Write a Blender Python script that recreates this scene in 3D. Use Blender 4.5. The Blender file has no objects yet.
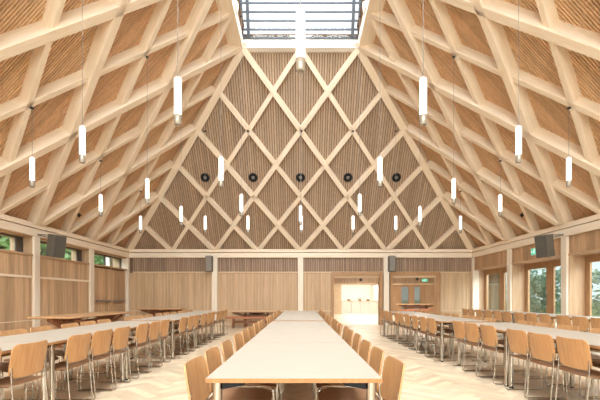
import bpy, bmesh, math, random
from mathutils import Vector, Matrix, Quaternion

random.seed(7)
V = Vector
scene = bpy.context.scene
COL = scene.collection

# ------------------------------------------------------------------ camera
CAMZ = 1.18
cam_d = bpy.data.cameras.new('camera')
cam = bpy.data.objects.new('camera', cam_d)
COL.objects.link(cam)
cam.location = (0, 0, CAMZ)
cam.rotation_euler = (math.radians(90), 0, 0)
cam_d.sensor_width = 36
cam_d.lens = 24
cam_d.shift_y = 97 / 600
cam_d.shift_x = -0.5 / 600
cam_d.clip_start = 0.05
cam_d.clip_end = 400
scene.camera = cam

# ------------------------------------------------------------------ world, light, exposure
world = bpy.data.worlds.new('overcast_sky')
scene.world = world
world.use_nodes = True
wn = world.node_tree.nodes
bg = wn['Background']
tc = wn.new('ShaderNodeTexCoord')
sep = wn.new('ShaderNodeSeparateXYZ')
ramp = wn.new('ShaderNodeValToRGB')
ramp.color_ramp.elements[0].position = 0.0
ramp.color_ramp.elements[0].color = (0.92, 0.96, 1.0, 1)
ramp.color_ramp.elements[1].position = 0.9
ramp.color_ramp.elements[1].color = (0.95, 0.98, 1.0, 1)
world.node_tree.links.new(tc.outputs['Generated'], sep.inputs[0])
world.node_tree.links.new(sep.outputs['Z'], ramp.inputs[0])
world.node_tree.links.new(ramp.outputs[0], bg.inputs[0])
bg.inputs[1].default_value = 0.9

def area(name, loc, rot, sx, sy, watts, col=(1, 1, 1)):
    l = bpy.data.lights.new(name, 'AREA')
    l.shape = 'RECTANGLE'; l.size = sx; l.size_y = sy; l.energy = watts; l.color = col
    o = bpy.data.objects.new(name, l)
    o.location = loc; o.rotation_euler = rot
    COL.objects.link(o)
    return o

R = math.radians
DAY = (0.93, 0.97, 1.0)
# daylight above the roof lantern and outside the glazed side walls
area('daylight_lantern', (0, 3.5, 12.2), (0, 0, 0), 5.0, 20, 2500, DAY)
area('daylight_glazed_doors', (10.6, 6.5, 4.6), (0, R(58), 0), 3.2, 20, 1500, DAY)
area('daylight_high_windows', (-10.4, 7, 5.0), (0, R(-60), 0), 2.4, 20, 800, DAY)
area('fill_rear_glazing', (0, -8.2, 5.0), (R(90), 0, 0), 12, 6.5, 2500, (1.0, 0.98, 0.95))  # added fill from the unseen rear end, brightens beams and end slope

scene.view_settings.view_transform = 'Standard'
scene.view_settings.look = 'None'
scene.view_settings.gamma = 1
scene.view_settings.use_curve_mapping = False
scene.view_settings.exposure = 0.82
scene.cycles.use_denoising = True
scene.cycles.max_bounces = 12
scene.cycles.diffuse_bounces = 8
scene.cycles.glossy_bounces = 4
scene.cycles.transparent_max_bounces = 12
scene.cycles.sample_clamp_indirect = 6
scene.cycles.caustics_reflective = False
scene.cycles.caustics_refractive = False

# ------------------------------------------------------------------ materials
def new_mat(name):
    m = bpy.data.materials.new(name); m.use_nodes = True
    n = m.node_tree.nodes
    return m, n, m.node_tree.links, n['Principled BSDF']

def plain(name, col, rough=0.5, metal=0.0, emit=None, estr=0.0, spec=0.5):
    m, n, l, b = new_mat(name)
    b.inputs['Base Color'].default_value = (*col, 1)
    b.inputs['Roughness'].default_value = rough
    b.inputs['Metallic'].default_value = metal
    b.inputs['Specular IOR Level'].default_value = spec
    # a little procedural wear so no surface is perfectly even
    if emit is None:
        t = n.new('ShaderNodeTexCoord'); z = n.new('ShaderNodeTexNoise')
        z.inputs['Scale'].default_value = 6
        mr = n.new('ShaderNodeMapRange')
        mr.inputs['To Min'].default_value = max(0, rough - 0.05); mr.inputs['To Max'].default_value = min(1, rough + 0.05)
        l.new(t.outputs['Object'], z.inputs['Vector']); l.new(z.outputs['Fac'], mr.inputs['Value'])
        l.new(mr.outputs['Result'], b.inputs['Roughness'])
    else:
        b.inputs['Emission Color'].default_value = (*emit, 1)
        b.inputs['Emission Strength'].default_value = estr
    return m

def wood(name, ca, cb, axis='X', stretch=14, scale=3.0, island=0.0, rough=0.5, bump=0.0):
    """grain stretched along one object axis; 'island' gives each board its own tint"""
    m, n, l, b = new_mat(name)
    t = n.new('ShaderNodeTexCoord'); mp = n.new('ShaderNodeMapping')
    s = [scale * stretch] * 3
    s['XYZ'.index(axis)] = scale
    mp.inputs['Scale'].default_value = s
    z = n.new('ShaderNodeTexNoise'); z.inputs['Scale'].default_value = 1.0
    z.inputs['Detail'].default_value = 5; z.inputs['Distortion'].default_value = 0.6
    rp = n.new('ShaderNodeValToRGB')
    rp.color_ramp.elements[0].position = 0.32; rp.color_ramp.elements[0].color = (*ca, 1)
    rp.color_ramp.elements[1].position = 0.68; rp.color_ramp.elements[1].color = (*cb, 1)
    l.new(t.outputs['Object'], mp.inputs['Vector']); l.new(mp.outputs['Vector'], z.inputs['Vector'])
    l.new(z.outputs['Fac'], rp.inputs[0])
    out = rp.outputs[0]
    if island > 0:
        g = n.new('ShaderNodeNewGeometry')
        ad = n.new('ShaderNodeVectorMath'); ad.operation = 'ADD'
        mu = n.new('ShaderNodeMath'); mu.operation = 'MULTIPLY'; mu.inputs[1].default_value = 40
        l.new(g.outputs['Random Per Island'], mu.inputs[0])
        l.new(mp.outputs['Vector'], ad.inputs[0]); l.new(mu.outputs[0], ad.inputs[1])
        l.new(ad.outputs[0], z.inputs['Vector'])
        mr = n.new('ShaderNodeMapRange'); mr.inputs['To Min'].default_value = 1 - island; mr.inputs['To Max'].default_value = 1 + island * 0.7
        l.new(g.outputs['Random Per Island'], mr.inputs['Value'])
        h = n.new('ShaderNodeHueSaturation')
        l.new(mr.outputs['Result'], h.inputs['Value']); l.new(out, h.inputs['Color'])
        out = h.outputs['Color']
    l.new(out, b.inputs['Base Color'])
    b.inputs['Roughness'].default_value = rough
    b.inputs['Specular IOR Level'].default_value = 0.3
    if bump > 0:
        bp = n.new('ShaderNodeBump'); bp.inputs['Strength'].default_value = bump; bp.inputs['Distance'].default_value = 0.002
        l.new(z.outputs['Fac'], bp.inputs['Height']); l.new(bp.outputs[0], b.inputs['Normal'])
    return m

def glass_mat(name, tint=(1, 1, 1), gloss=0.08):
    m, n, l, b = new_mat(name)
    n.remove(b)
    o = n['Material Output']
    tr = n.new('ShaderNodeBsdfTransparent'); tr.inputs[0].default_value = (*tint, 1)
    gl = n.new('ShaderNodeBsdfGlossy'); gl.inputs['Roughness'].default_value = 0.02
    mx = n.new('ShaderNodeMixShader'); mx.inputs[0].default_value = gloss
    l.new(tr.outputs[0], mx.inputs[1]); l.new(gl.outputs[0], mx.inputs[2]); l.new(mx.outputs[0], o.inputs[0])
    return m

M = {}
M['beam'] = wood('spruce_beam', (0.80, 0.67, 0.52), (0.88, 0.77, 0.64), 'X', 10, 1.6, rough=0.55)
M['plate'] = wood('spruce_plate', (0.79, 0.67, 0.53), (0.86, 0.76, 0.63), 'X', 10, 1.2, rough=0.55)
M['plate_y'] = wood('spruce_plate_long', (0.79, 0.67, 0.53), (0.86, 0.76, 0.63), 'Y', 10, 1.2, rough=0.55)
M['post'] = wood('spruce_post', (0.78, 0.68, 0.55), (0.85, 0.77, 0.66), 'Z', 10, 1.2, rough=0.5)
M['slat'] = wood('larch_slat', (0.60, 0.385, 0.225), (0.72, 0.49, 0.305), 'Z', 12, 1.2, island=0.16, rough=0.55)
M['slat_shaded'] = wood('larch_slat_shaded', (0.42, 0.30, 0.21), (0.51, 0.38, 0.275), 'Z', 12, 1.2, island=0.16, rough=0.55)  # same larch as the sides, greyed and darkened for the end slope's shade
M['felt'] = plain('dark_felt_backing', (0.17, 0.105, 0.065), 0.9)
M['band'] = wood('dark_band_slat', (0.33, 0.225, 0.16), (0.46, 0.33, 0.24), 'Z', 10, 1.5, island=0.22, rough=0.6)
M['band_side'] = wood('side_band_slat', (0.42, 0.26, 0.15), (0.52, 0.34, 0.20), 'Z', 10, 1.5, island=0.2, rough=0.6)
M['board'] = wood('wall_board', (0.50, 0.33, 0.195), (0.63, 0.44, 0.28), 'Z', 12, 1.0, island=0.22, rough=0.55)
M['board_back'] = wood('end_wall_board', (0.53, 0.365, 0.22), (0.64, 0.46, 0.30), 'Z', 12, 1.0, island=0.13, rough=0.55)
M['reveal'] = wood('reveal_board', (0.48, 0.31, 0.185), (0.57, 0.39, 0.25), 'Z', 10, 1.2, rough=0.5)
M['frame'] = wood('oak_frame', (0.36, 0.20, 0.10), (0.46, 0.275, 0.145), 'Z', 10, 1.5, rough=0.4)
M['trim'] = wood('pale_trim', (0.62, 0.46, 0.30), (0.72, 0.56, 0.39), 'X', 10, 1.5, rough=0.5)
M['parquet'] = wood('ash_parquet', (0.60, 0.465, 0.31), (0.72, 0.585, 0.42), 'X', 1, 3.0, island=0.20, rough=0.34)
M['tile'] = plain('pale_foyer_floor', (0.80, 0.72, 0.60), 0.35)
M['laminate'] = plain('cream_laminate', (0.42, 0.375, 0.31), 0.42)
M['edge'] = wood('table_edge', (0.34, 0.165, 0.065), (0.42, 0.22, 0.095), 'Y', 10, 3, rough=0.45)
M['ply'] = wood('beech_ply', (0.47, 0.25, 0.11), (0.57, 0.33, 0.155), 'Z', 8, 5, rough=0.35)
M['ply_shaded'] = wood('beech_ply_shaded', (0.24, 0.12, 0.06), (0.32, 0.17, 0.09), 'Y', 8, 5, rough=0.35)  # same ply as the backs; shade under the tables put into its colour
M['chrome'] = plain('brushed_chrome', (0.50, 0.46, 0.41), 0.2, 1.0)
M['black'] = plain('black_plastic', (0.02, 0.02, 0.022), 0.7, spec=0.1)
M['blackmetal'] = plain('black_metal', (0.03, 0.03, 0.035), 0.4, 0.5)
M['greyspk'] = plain('grey_cloth_cabinet', (0.13, 0.115, 0.095), 0.7)
M['grille'] = plain('brown_grey_grille', (0.09, 0.08, 0.065), 0.8)
M['greymetal'] = plain('grey_painted_bracket', (0.22, 0.20, 0.18), 0.5, 0.3)
M['white'] = plain('white_paint', (0.86, 0.86, 0.84), 0.5)
M['tube'] = plain('opal_tube', (0.9, 0.9, 0.88), 0.4, emit=(1.0, 0.93, 0.82), estr=0.95)
M['tipglass'] = plain('smoked_tip', (0.42, 0.38, 0.33), 0.15, 0.3)
M['cable'] = plain('grey_cable', (0.30, 0.27, 0.25), 0.5)
M['darkwood'] = wood('dark_stained_wood', (0.20, 0.08, 0.038), (0.31, 0.135, 0.065), 'X', 8, 4, rough=0.4)
M['tabletopwood'] = wood('oiled_table_top', (0.55, 0.33, 0.17), (0.66, 0.42, 0.23), 'X', 8, 3, rough=0.35)
M['mullion'] = plain('slate_blue_glazing_bar', (0.06, 0.07, 0.085), 0.6)
M['darkframe'] = plain('dark_window_frame', (0.09, 0.075, 0.065), 0.5)
M['glass'] = glass_mat('clear_glass', (0.93, 0.98, 0.97), 0.08)
M['glass_roof'] = glass_mat('roof_glass', (0.96, 0.98, 1.0), 0.04)
M['steelbar'] = plain('steel_push_bar', (0.30, 0.27, 0.27), 0.35, 0.7)
M['sign'] = plain('sign_face', (0.1, 0.6, 0.45), 0.5, emit=(0.05, 0.62, 0.42), estr=0.25)
M['signwhite'] = plain('sign_symbol', (0.9, 1, 0.95), 0.5, emit=(0.9, 1, 0.95), estr=0.4)
M['fill_glow'] = plain('luminous_fill_panel', (1, 1, 1), 0.5, emit=(1.0, 0.96, 0.88), estr=2.0)  # glow of the added foyer and servery fill panels
M['redwood'] = wood('red_brown_chair', (0.34, 0.12, 0.06), (0.44, 0.18, 0.09), 'X', 8, 4, rough=0.4)
M['plaster'] = plain('white_plaster', (0.85, 0.82, 0.76), 0.8)
M['soil'] = plain('meadow', (0.16, 0.24, 0.08), 0.9)
M['paving'] = plain('grey_paving', (0.45, 0.44, 0.42), 0.8)
M['bark'] = wood('bark', (0.14, 0.10, 0.07), (0.24, 0.18, 0.13), 'Z', 6, 3, rough=0.9)

def leaf_mat(name, a, b_):
    m, n, l, b = new_mat(name)
    g = n.new('ShaderNodeNewGeometry'); rp = n.new('ShaderNodeValToRGB')
    rp.color_ramp.elements[0].color = (*a, 1); rp.color_ramp.elements[1].color = (*b_, 1)
    l.new(g.outputs['Random Per Island'], rp.inputs[0]); l.new(rp.outputs[0], b.inputs['Base Color'])
    b.inputs['Roughness'].default_value = 0.6
    return m
M['leaf'] = leaf_mat('tree_leaf', (0.18, 0.40, 0.14), (0.55, 0.74, 0.38))
M['leaf2'] = leaf_mat('shrub_leaf', (0.30, 0.46, 0.36), (0.55, 0.68, 0.55))

# ------------------------------------------------------------------ mesh helpers
def link_mesh(name, me, mats, parent=None, matrix=None):
    o = bpy.data.objects.new(name, me)
    COL.objects.link(o)
    for m in (mats if isinstance(mats, (list, tuple)) else [mats]):
        me.materials.append(m)
    if parent is not None: o.parent = parent
    if matrix is not None: o.matrix_local = matrix
    return o

class MB:
    def __init__(s): s.v = []; s.f = []; s.mi = []; s.sm = []
    def add(s, vs, fs, mi=0, smooth=False):
        k = len(s.v); s.v += [tuple(v) for v in vs]
        for f in fs: s.f.append(tuple(i + k for i in f)); s.mi.append(mi); s.sm.append(smooth)
    def box(s, x0, x1, y0, y1, z0, z1, mi=0, M4=None):
        vs = [V((x, y, z)) for z in (z0, z1) for y in (y0, y1) for x in (x0, x1)]
        if M4 is not None: vs = [M4 @ v for v in vs]
        s.add(vs, [(0, 2, 3, 1), (4, 5, 7, 6), (0, 1, 5, 4), (2, 6, 7, 3), (0, 4, 6, 2), (1, 3, 7, 5)], mi)
        return s
    def bar(s, p0, p1, w, h, up=(0, 0, 1), mi=0):
        """rectangular bar from p0 to p1, w across, h along up"""
        p0, p1 = V(p0), V(p1); d = p1 - p0; L = d.length; d.normalize()
        side = d.cross(V(up)).normalized(); u = side.cross(d).normalized()
        m = Matrix((( d.x, side.x, u.x, p0.x), (d.y, side.y, u.y, p0.y), (d.z, side.z, u.z, p0.z), (0, 0, 0, 1)))
        return s.box(0, L, -w / 2, w / 2, -h / 2, h / 2, mi, m)
    def cyl(s, p0, p1, r, n=12, r1=None, mi=0, cap=True, smooth=True):
        p0, p1 = V(p0), V(p1); d = (p1 - p0).normalized()
        a = V((1, 0, 0)) if abs(d.x) < 0.9 else V((0, 1, 0))
        u = d.cross(a).normalized(); w = d.cross(u)
        if r1 is None: r1 = r
        vs = []
        for p, rr in ((p0, r), (p1, r1)):
            for i in range(n):
                t = 2 * math.pi * i / n
                vs.append(p + (u * math.cos(t) + w * math.sin(t)) * rr)
        s.add(vs, [(i, (i + 1) % n, n + (i + 1) % n, n + i) for i in range(n)], mi, smooth)
        if cap: s.add(vs, [tuple(range(n))[::-1], tuple(range(n, 2 * n))], mi)
        return s
    def tube(s, pts, r, n=8, fil=0.03, mi=0):
        pts = [V(p) for p in pts]
        out = [pts[0]]
        for i in range(1, len(pts) - 1):
            a, b, c = pts[i - 1], pts[i], pts[i + 1]
            d0 = (a - b); d1 = (c - b); f = min(fil, d0.length * .45, d1.length * .45)
            q0 = b + d0.normalized() * f; q1 = b + d1.normalized() * f
            for k in range(5):
                t = k / 4; out.append(q0 * (1 - t) ** 2 + b * 2 * t * (1 - t) + q1 * t * t)
        out.append(pts[-1])
        d = (out[1] - out[0]).normalized()
        a = V((1, 0, 0)) if abs(d.x) < 0.9 else V((0, 1, 0))
        u = d.cross(a).normalized(); vs = []
        for i, p in enumerate(out):
            if 0 < i < len(out) - 1: nd = (out[i + 1] - out[i - 1]).normalized()
            elif i == 0: nd = d
            else: nd = (out[-1] - out[-2]).normalized()
            q = d.rotation_difference(nd); u = q @ u; d = nd; w = d.cross(u)
            for k in range(n):
                t = 2 * math.pi * k / n
                vs.append(p + (u * math.cos(t) + w * math.sin(t)) * r)
        m = len(out)
        fs = [(i * n + k, i * n + (k + 1) % n, (i + 1) * n + (k + 1) % n, (i + 1) * n + k) for i in range(m - 1) for k in range(n)]
        s.add(vs, fs, mi, True)
        s.add(vs, [tuple(range(n))[::-1], tuple(range((m - 1) * n, m * n))], mi)
        return s
    def lathe(s, prof, c=(0, 0), n=20, mi=0, M4=None):
        vs = []
        for r, z in prof:
            for i in range(n):
                t = 2 * math.pi * i / n
                vs.append(V((c[0] + r * math.cos(t), c[1] + r * math.sin(t), z)))
        if M4 is not None: vs = [M4 @ v for v in vs]
        m = len(prof)
        s.add(vs, [(i * n + k, i * n + (k + 1) % n, (i + 1) * n + (k + 1) % n, (i + 1) * n + k) for i in range(m - 1) for k in range(n)], mi, True)
        return s
    def mesh(s, name, fix=True, bevel=0):
        me = bpy.data.meshes.new(name)
        me.from_pydata(s.v, [], s.f)
        me.polygons.foreach_set('material_index', s.mi)
        me.polygons.foreach_set('use_smooth', s.sm)
        if fix or bevel:
            bm = bmesh.new(); bm.from_mesh(me)
            if bevel:
                bmesh.ops.bevel(bm, geom=bm.edges[:], offset=bevel, segments=1, affect='EDGES', clamp_overlap=True)
            if fix: bmesh.ops.recalc_face_normals(bm, faces=bm.faces[:])
            bm.to_mesh(me); bm.free()
        me.update()
        return me
    def build(s, name, mats, parent=None, matrix=None, fix=True, bevel=0):
        return link_mesh(name, s.mesh(name, fix, bevel), mats, parent, matrix)

def struct(o): o['kind'] = 'structure'; return o
def empty(name, loc=(0, 0, 0), rz=0, label=None, cat=None, group=None, parent=None):
    o = bpy.data.objects.new(name, None); COL.objects.link(o)
    o.location = loc; o.rotation_euler = (0, 0, rz); o.empty_display_size = 0.2
    if parent is not None: o.parent = parent
    return tag(o, label, cat, group)
def tag(o, label=None, cat=None, group=None, kind=None):
    if label: o['label'] = label
    if cat: o['category'] = cat
    if group: o['group'] = group
    if kind: o['kind'] = kind
    return o
def copy_tree(src, parent=None):
    c = src.copy(); COL.objects.link(c)
    if parent is not None: c.parent = parent
    for ch in list(src.children): copy_tree(ch, c)
    return c

# ------------------------------------------------------------------ building dimensions
HW = 7.2            # half width of the hall to the post faces
YB = 16.75          # end wall
YF = -7.0           # rear end behind the camera
ZE = 3.05           # spring of the roof
ZC = 3.16           # top of the wall plate
RISE = 5.83
RUN = 5.4           # side slope run
HRUN = 4.35         # end slope run
US = 1.45           # lattice unit along the hall
UB = 1.8            # lattice unit across the hall
PRI = (0.20, 0.33)  # width, depth
SEC = (0.13, 0.25)
SET = 0.06          # secondaries set back from the primaries' face
OFF = 0.28          # slat plane behind the face plane
OFFH = 0.17

LS = math.hypot(RUN, RISE); LH = math.hypot(HRUN, RISE)
def nout_side(s): return V((s * RISE, 0, RUN)) / LS
NH = V((0, RISE, HRUN)) / LH

def beam_between(name, p0, p1, nout, w, depth, back, mat, parent, cuts=(), ext=1.0):
    """beam with its inner face 'back' behind the line p0-p1; trimmed by world planes (co, no) removing the +no side"""
    p0, p1 = V(p0), V(p1)
    x = (p1 - p0).normalized(); z = nout.normalized(); y = z.cross(x).normalized(); z = x.cross(y)
    m = Matrix(((x.x, y.x, z.x, p0.x), (x.y, y.y, z.y, p0.y), (x.z, y.z, z.z, p0.z), (0, 0, 0, 1)))
    L = (p1 - p0).length
    me = MB().box(-ext, L + ext, -w / 2, w / 2, back, back + depth).mesh(name)
    bm = bmesh.new(); bm.from_mesh(me)
    bmesh.ops.bevel(bm, geom=bm.edges[:], offset=0.006, segments=1, affect='EDGES')
    mi = m.inverted()
    for co, no in cuts:
        c = mi @ V(co); nn = (m.to_3x3().transposed() @ V(no)).normalized()
        r = bmesh.ops.bisect_plane(bm, geom=bm.verts[:] + bm.edges[:] + bm.faces[:], plane_co=c, plane_no=nn, clear_outer=True)
        ed = [e for e in r['geom_cut'] if isinstance(e, bmesh.types.BMEdge)]
        if ed: bmesh.ops.contextual_create(bm, geom=ed)
    if not bm.verts: bm.free(); return None
    bmesh.ops.recalc_face_normals(bm, faces=bm.faces[:])
    bm.to_mesh(me); bm.free()
    return link_mesh(name, me, mat, parent, m)

# ------------------------------------------------------------------ floor
def herringbone():
    b = MB(); L, W = 0.60, 0.12; c = math.cos(R(45)); n = int(L / W)
    z = 0.0
    def q(x, y, w, h):
        pts = [(x, y), (x + w, y), (x + w, y + h), (x, y + h)]
        cx = (x + w / 2); cy = (y + h / 2)
        X, Y = (cx - cy) * c, (cx + cy) * c
        if abs(X) > 7.75 or Y < -7.2 or Y > 17.1: return
        b.add([((px - py) * c, (px + py) * c, z) for px, py in pts], [(0, 1, 2, 3)])
    # herringbone built on a diagonal lattice: period 2L
    for i in range(-260, 261):
        for j in range(-12, 40):
            # block pair origin
            ox = i * W + j * L; oy = i * W - j * L
            q(ox, oy, L, W); q(ox, oy + W, W, L)
    return b
struct(herringbone().build('floor', M['parquet'], fix=False))
sub = struct(MB().box(-7.9, 7.9, -7.4, 17.0, -0.2, -0.004).build('floor', M['trim']))
struct(MB().box(-8, 14, 16.98, 34.0, -0.2, 0.002).build('floor', M['tile']))
struct(MB().box(-120, 120, -120, 140, -0.5, -0.25).build('ground', M['soil']))
struct(MB().box(7.9, 13, -8, 20, -0.3, -0.06).build('path', M['paving']))

# ------------------------------------------------------------------ roof faces
eps = 1e-6
hipP = V((0, YB, ZE))
def side_slope(s, name):
    nout = nout_side(s)
    def P(t, y): return V((s * (HW - RUN * t), y, ZE + RISE * t))
    sl = MB(); pitch, w, th = 0.058, 0.036, 0.03
    y = YF - 0.3
    up = V((-s * RUN, 0, RISE)).normalized()
    while y < YB + 0.5:
        # limit by the offset plane of the end slope
        def val(t): return (P(t, y) + nout * OFF - hipP).dot(NH) - OFFH
        a, b_ = val(-0.06), val(1.04)
        if a < 0:
            t1 = 1.04 if b_ <= 0 else -0.06 + 1.10 * (-a) / (b_ - a)
            p0 = P(-0.06, y) + nout * (OFF + th / 2); p1 = P(t1, y) + nout * (OFF + th / 2)
            sl.bar(p0, p1, w, th, nout)
        y += pitch
    o = struct(sl.build(name, M['slat'], fix=False))
    # backing sheet
    q = lambda t, yy: P(t, yy) + nout * (OFF + th + 0.012)
    def yhip(t):
        # y where this t meets the end slope
        base = P(t, 0) + nout * (OFF + th); d = (base - hipP).dot(NH)
        return (OFFH + th - d) / NH.y
    bk = MB(); pts = [q(-0.08, YF - .4), q(1.06, YF - .4), q(1.06, yhip(1.06)), q(-0.08, yhip(-0.08))]
    bk.add([p for p in pts] + [p + nout * .08 for p in pts], [(0, 1, 2, 3), (7, 6, 5, 4), (0, 4, 5, 1), (1, 5, 6, 2), (2, 6, 7, 3), (3, 7, 4, 0)])
    bk.build('backing_board', M['felt'], o)
    floorcut = ((0, 0, ZC), (0, 0, -1)); topcut = ((s * (HW - RUN) - s * 0.06, 0, ZE), (-s, 0, 0))
    hipcut = (hipP + NH * 0.0, NH)
    rearcut = ((0, YF, 0), (0, -1, 0))
    K = int((YB - YF) / US) + 1
    for fam in (0, 1):
        for k in range(-3 if fam else 0, K + 4):
            # family 0 rises towards the viewer's end, family 1 rises towards the end wall
            y0 = YB - US * k
            y1 = y0 - 3 * US if fam == 0 else y0 + 3 * US
            if fam == 0 and k == 0: continue
            if max(y0, y1) < YF + 0.2: continue
            pri = (k % 2 == 0)
            w, dp = PRI if pri else SEC
            p0, p1 = P(0, y0), P(1, y1)
            if fam == 1 and y0 > YB + .1: continue
            beam_between('beam', p0, p1, nout, w, dp, 0 if pri else SET, M['beam'], o,
                         [floorcut, topcut, (hipP + NH * 0.04, NH), rearcut])
    return o
ceil_l = side_slope(-1, 'ceiling')
ceil_r = side_slope(1, 'ceiling')

def end_slope():
    def P(x, t): return V((x, YB - HRUN * t, ZE + RISE * t))
    sl = MB(); pitch, w, th = 0.085, 0.06, 0.022
    x = -HW - 0.4
    while x < HW + 0.4:
        def val(t):
            s = 1 if x > 0 else -1
            return (P(x, t) + NH * OFFH - V((s * HW, 0, ZE))).dot(nout_side(s)) - OFF
        a, b_ = val(-0.06), val(1.03)
        if a < 0:
            t1 = 1.03 if b_ <= 0 else -0.06 + 1.09 * (-a) / (b_ - a)
            sl.bar(P(x, -0.06) + NH * (OFFH + th / 2), P(x, t1) + NH * (OFFH + th / 2), w, th, NH)
        x += pitch
    o = struct(sl.build('ceiling', M['slat_shaded'], fix=False))
    o2 = OFFH + th + .012
    ex = HW + 0.9
    pts = []
    def xl(t):
        d = (P(0, t) + NH * (OFFH + th) - V((HW, 0, ZE))).dot(nout_side(1))
        return (OFF + th - d) / nout_side(1).x
    for x_, t_ in ((-xl(-.08), -.08), (xl(-.08), -.08), (xl(1.05), 1.05), (-xl(1.05), 1.05)):
        pts.append(P(x_, t_) + NH * o2)
    MB().add(pts, [(0, 1, 2, 3)])
    bk = MB(); bk.add(pts + [p + NH * .08 for p in pts], [(0, 3, 2, 1), (4, 5, 6, 7), (0, 4, 5, 1), (1, 5, 6, 2), (2, 6, 7, 3), (3, 7, 4, 0)])
    bk.build('backing_board', M['felt'], o)
    cuts = [((0, 0, ZC), (0, 0, -1)), (P(0, 1.0) + V((0, -0.04, 0)), (0, -1, 0))]
    for s in (-1, 1):
        cuts.append((V((s * HW, 0, ZE)) + nout_side(s) * 0.04, nout_side(s)))
    for fam in (1, -1):
        for k in range(1, 8):
            x0 = -fam * HW + fam * UB * k
            p0, p1 = P(x0, 0), P(x0 + fam * 3 * UB, 1)
            if fam * (x0) > HW - 0.1: continue
            pri = (k % 2 == 0)
            beam_between('beam', p0, p1, NH, 0.165 if pri else .15, 0.20, 0 if pri else .02, M['beam'], o, cuts)
    # hip rafters on the two corners
    for s in (-1, 1):
        p0 = V((s * HW, YB, ZE)); p1 = P(s * (HW - RUN), 1)
        nn = (NH + nout_side(s)).normalized()
        beam_between('hip_rafter', p0, p1, nn, 0.26, 0.42, -0.02, M['beam'], o,
                     [((0, 0, ZC), (0, 0, -1)), ((0, 0, ZE + RISE + .1), (0, 0, 1))])
    return o
ceil_e = end_slope()

# ------------------------------------------------------------------ roof lantern
XT = HW - RUN          # 1.8
ZT = ZE + RISE         # 8.88
YT = YB - HRUN         # 12.4
lan = struct(empty('window_1'))
cb = MB()
cb.box(-XT - .35, XT + .35, YT - .02, YT + .5, ZT + .02, ZT + .30)
cb.build('trim', M['white'], lan)
cb = MB()
for s in (-1, 1):
    a, b_ = sorted((s * (XT - .02), s * (XT + .45)))
    cb.box(a, b_, YF - .3, YT - .02, ZT - .02, ZT + .30)
cb.build('trim', M['plate_y'], lan)
z0, z1 = ZT + .30, ZT + 1.75
ins = 0.62; ix = 0.0
def ring_pt(x, y, z):
    return V((x, y, z))
gl = MB()
A = [V((-XT, YT, z0)), V((XT, YT, z0)), V((XT - ix, YT - ins, z1)), V((-XT + ix, YT - ins, z1))]
gl.add(A, [(0, 1, 2, 3)])
for s in (-1, 1):
    gl.add([V((s * XT, YT, z0)), V((s * XT, YF - .3, z0)), V((s * (XT - ix), YF - .3, z1)), V((s * (XT - ix), YT - ins, z1))], [(0, 1, 2, 3)])
gl.add([V((-XT + ix, YT - ins, z1)), V((XT - ix, YT - ins, z1)), V((XT - ix, YF - .3, z1)), V((-XT + ix, YF - .3, z1))], [(0, 1, 2, 3)])
gl.add([V((-XT, YF - .3, z0)), V((XT, YF - .3, z0)), V((XT - ix, YF - .3, z1)), V((-XT + ix, YF - .3, z1))], [(0, 1, 2, 3)])
gl.build('pane', M['glass_roof'], lan, fix=False)
br = MB()
nb = 7
for i in range(nb + 1):
    t = i / nb
    x = XT - ix * t; y = YT - ins * t; z = z0 + (z1 - z0) * t
    if i in (0,): y -= .0
    h = 0.05
    br.bar((-x, y - .04, z), (x, y - .04, z), 0.035, h)
for s in (-1, 1):
    br.bar((s * 1.60, YT - .05, z0), (s * 1.60, YT - ins - .05, z1), 0.09, 0.09, (0, 1, 0))
    br.bar((s * XT, YT - .03, z0), (s * (XT - ix), YT - ins, z1), 0.09, 0.07, (0, 1, 0))
    br.bar((s * (XT - ix), YF, z1), (s * (XT - ix), YT - ins, z1), 0.07, 0.09)
    y = YT - 1.2
    while y > YF:
        br.bar((s * XT, y, z0), (s * (XT - ix), y, z1), 0.07, 0.07, (0, 1, 0)); y -= 1.45
    y = YT - 1.2
y = YT - 1.2
while y > YF:
    br.bar((-XT, y, z1), (XT, y, z1), 0.06, 0.08); y -= 1.45
br.build('glazing_bar', M['mullion'], lan)

# ------------------------------------------------------------------ eaves plates and posts
def wall_root(name): return struct(empty(name))
wl, wr, wb = wall_root('wall_left'), wall_root('wall_right'), wall_root('wall_back')
def bevbox(name, x0, x1, y0, y1, z0, z1, mat, parent, bev=0.006):
    return MB().box(x0, x1, y0, y1, z0, z1).build(name, mat, parent, bevel=bev)
ZB0, ZB1 = 2.83, 3.03
for s, w_ in ((-1, wl), (1, wr)):
    a, b_ = sorted((s * (HW - .02), s * (HW + .6)))
    bevbox('eaves_beam', a, b_, YF, YB + .5, ZB0, ZB1, M['plate_y'], w_)
    a, b_ = sorted((s * (HW - .04), s * (HW + .7)))
    bevbox('wall_plate', a, b_, YF, YB + .5, ZB1 + .02, ZC + .02, M['beam'], w_)
bevbox('eaves_beam', -HW, HW, YB - .02, YB + .5, ZB0, ZB1, M['plate'], wb)
bevbox('wall_plate', -HW, HW, YB - .05, YB + .6, ZB1 + .02, ZC + .02, M['beam'], wb)
POSTY = [YB - 2 * US * k for k in range(1, 9)]
for s, w_ in ((-1, wl), (1, wr)):
    for y in POSTY:
        a, b_ = sorted((s * HW, s * (HW + .26)))
        bevbox('post', a, b_, y - .12, y + .12, 0, ZB0, M['post'], w_)
    a, b_ = sorted((s * (HW - .01), s * (HW + .26)))
    bevbox('post', a, b_, YB - .05, YB + .26, 0, ZB0, M['post'], w_)
for x in (-3.6, 0, 3.6):
    bevbox('post', x - .115, x + .115, YB - .01, YB + .26, 0, ZB0, M['post'], wb)

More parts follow.
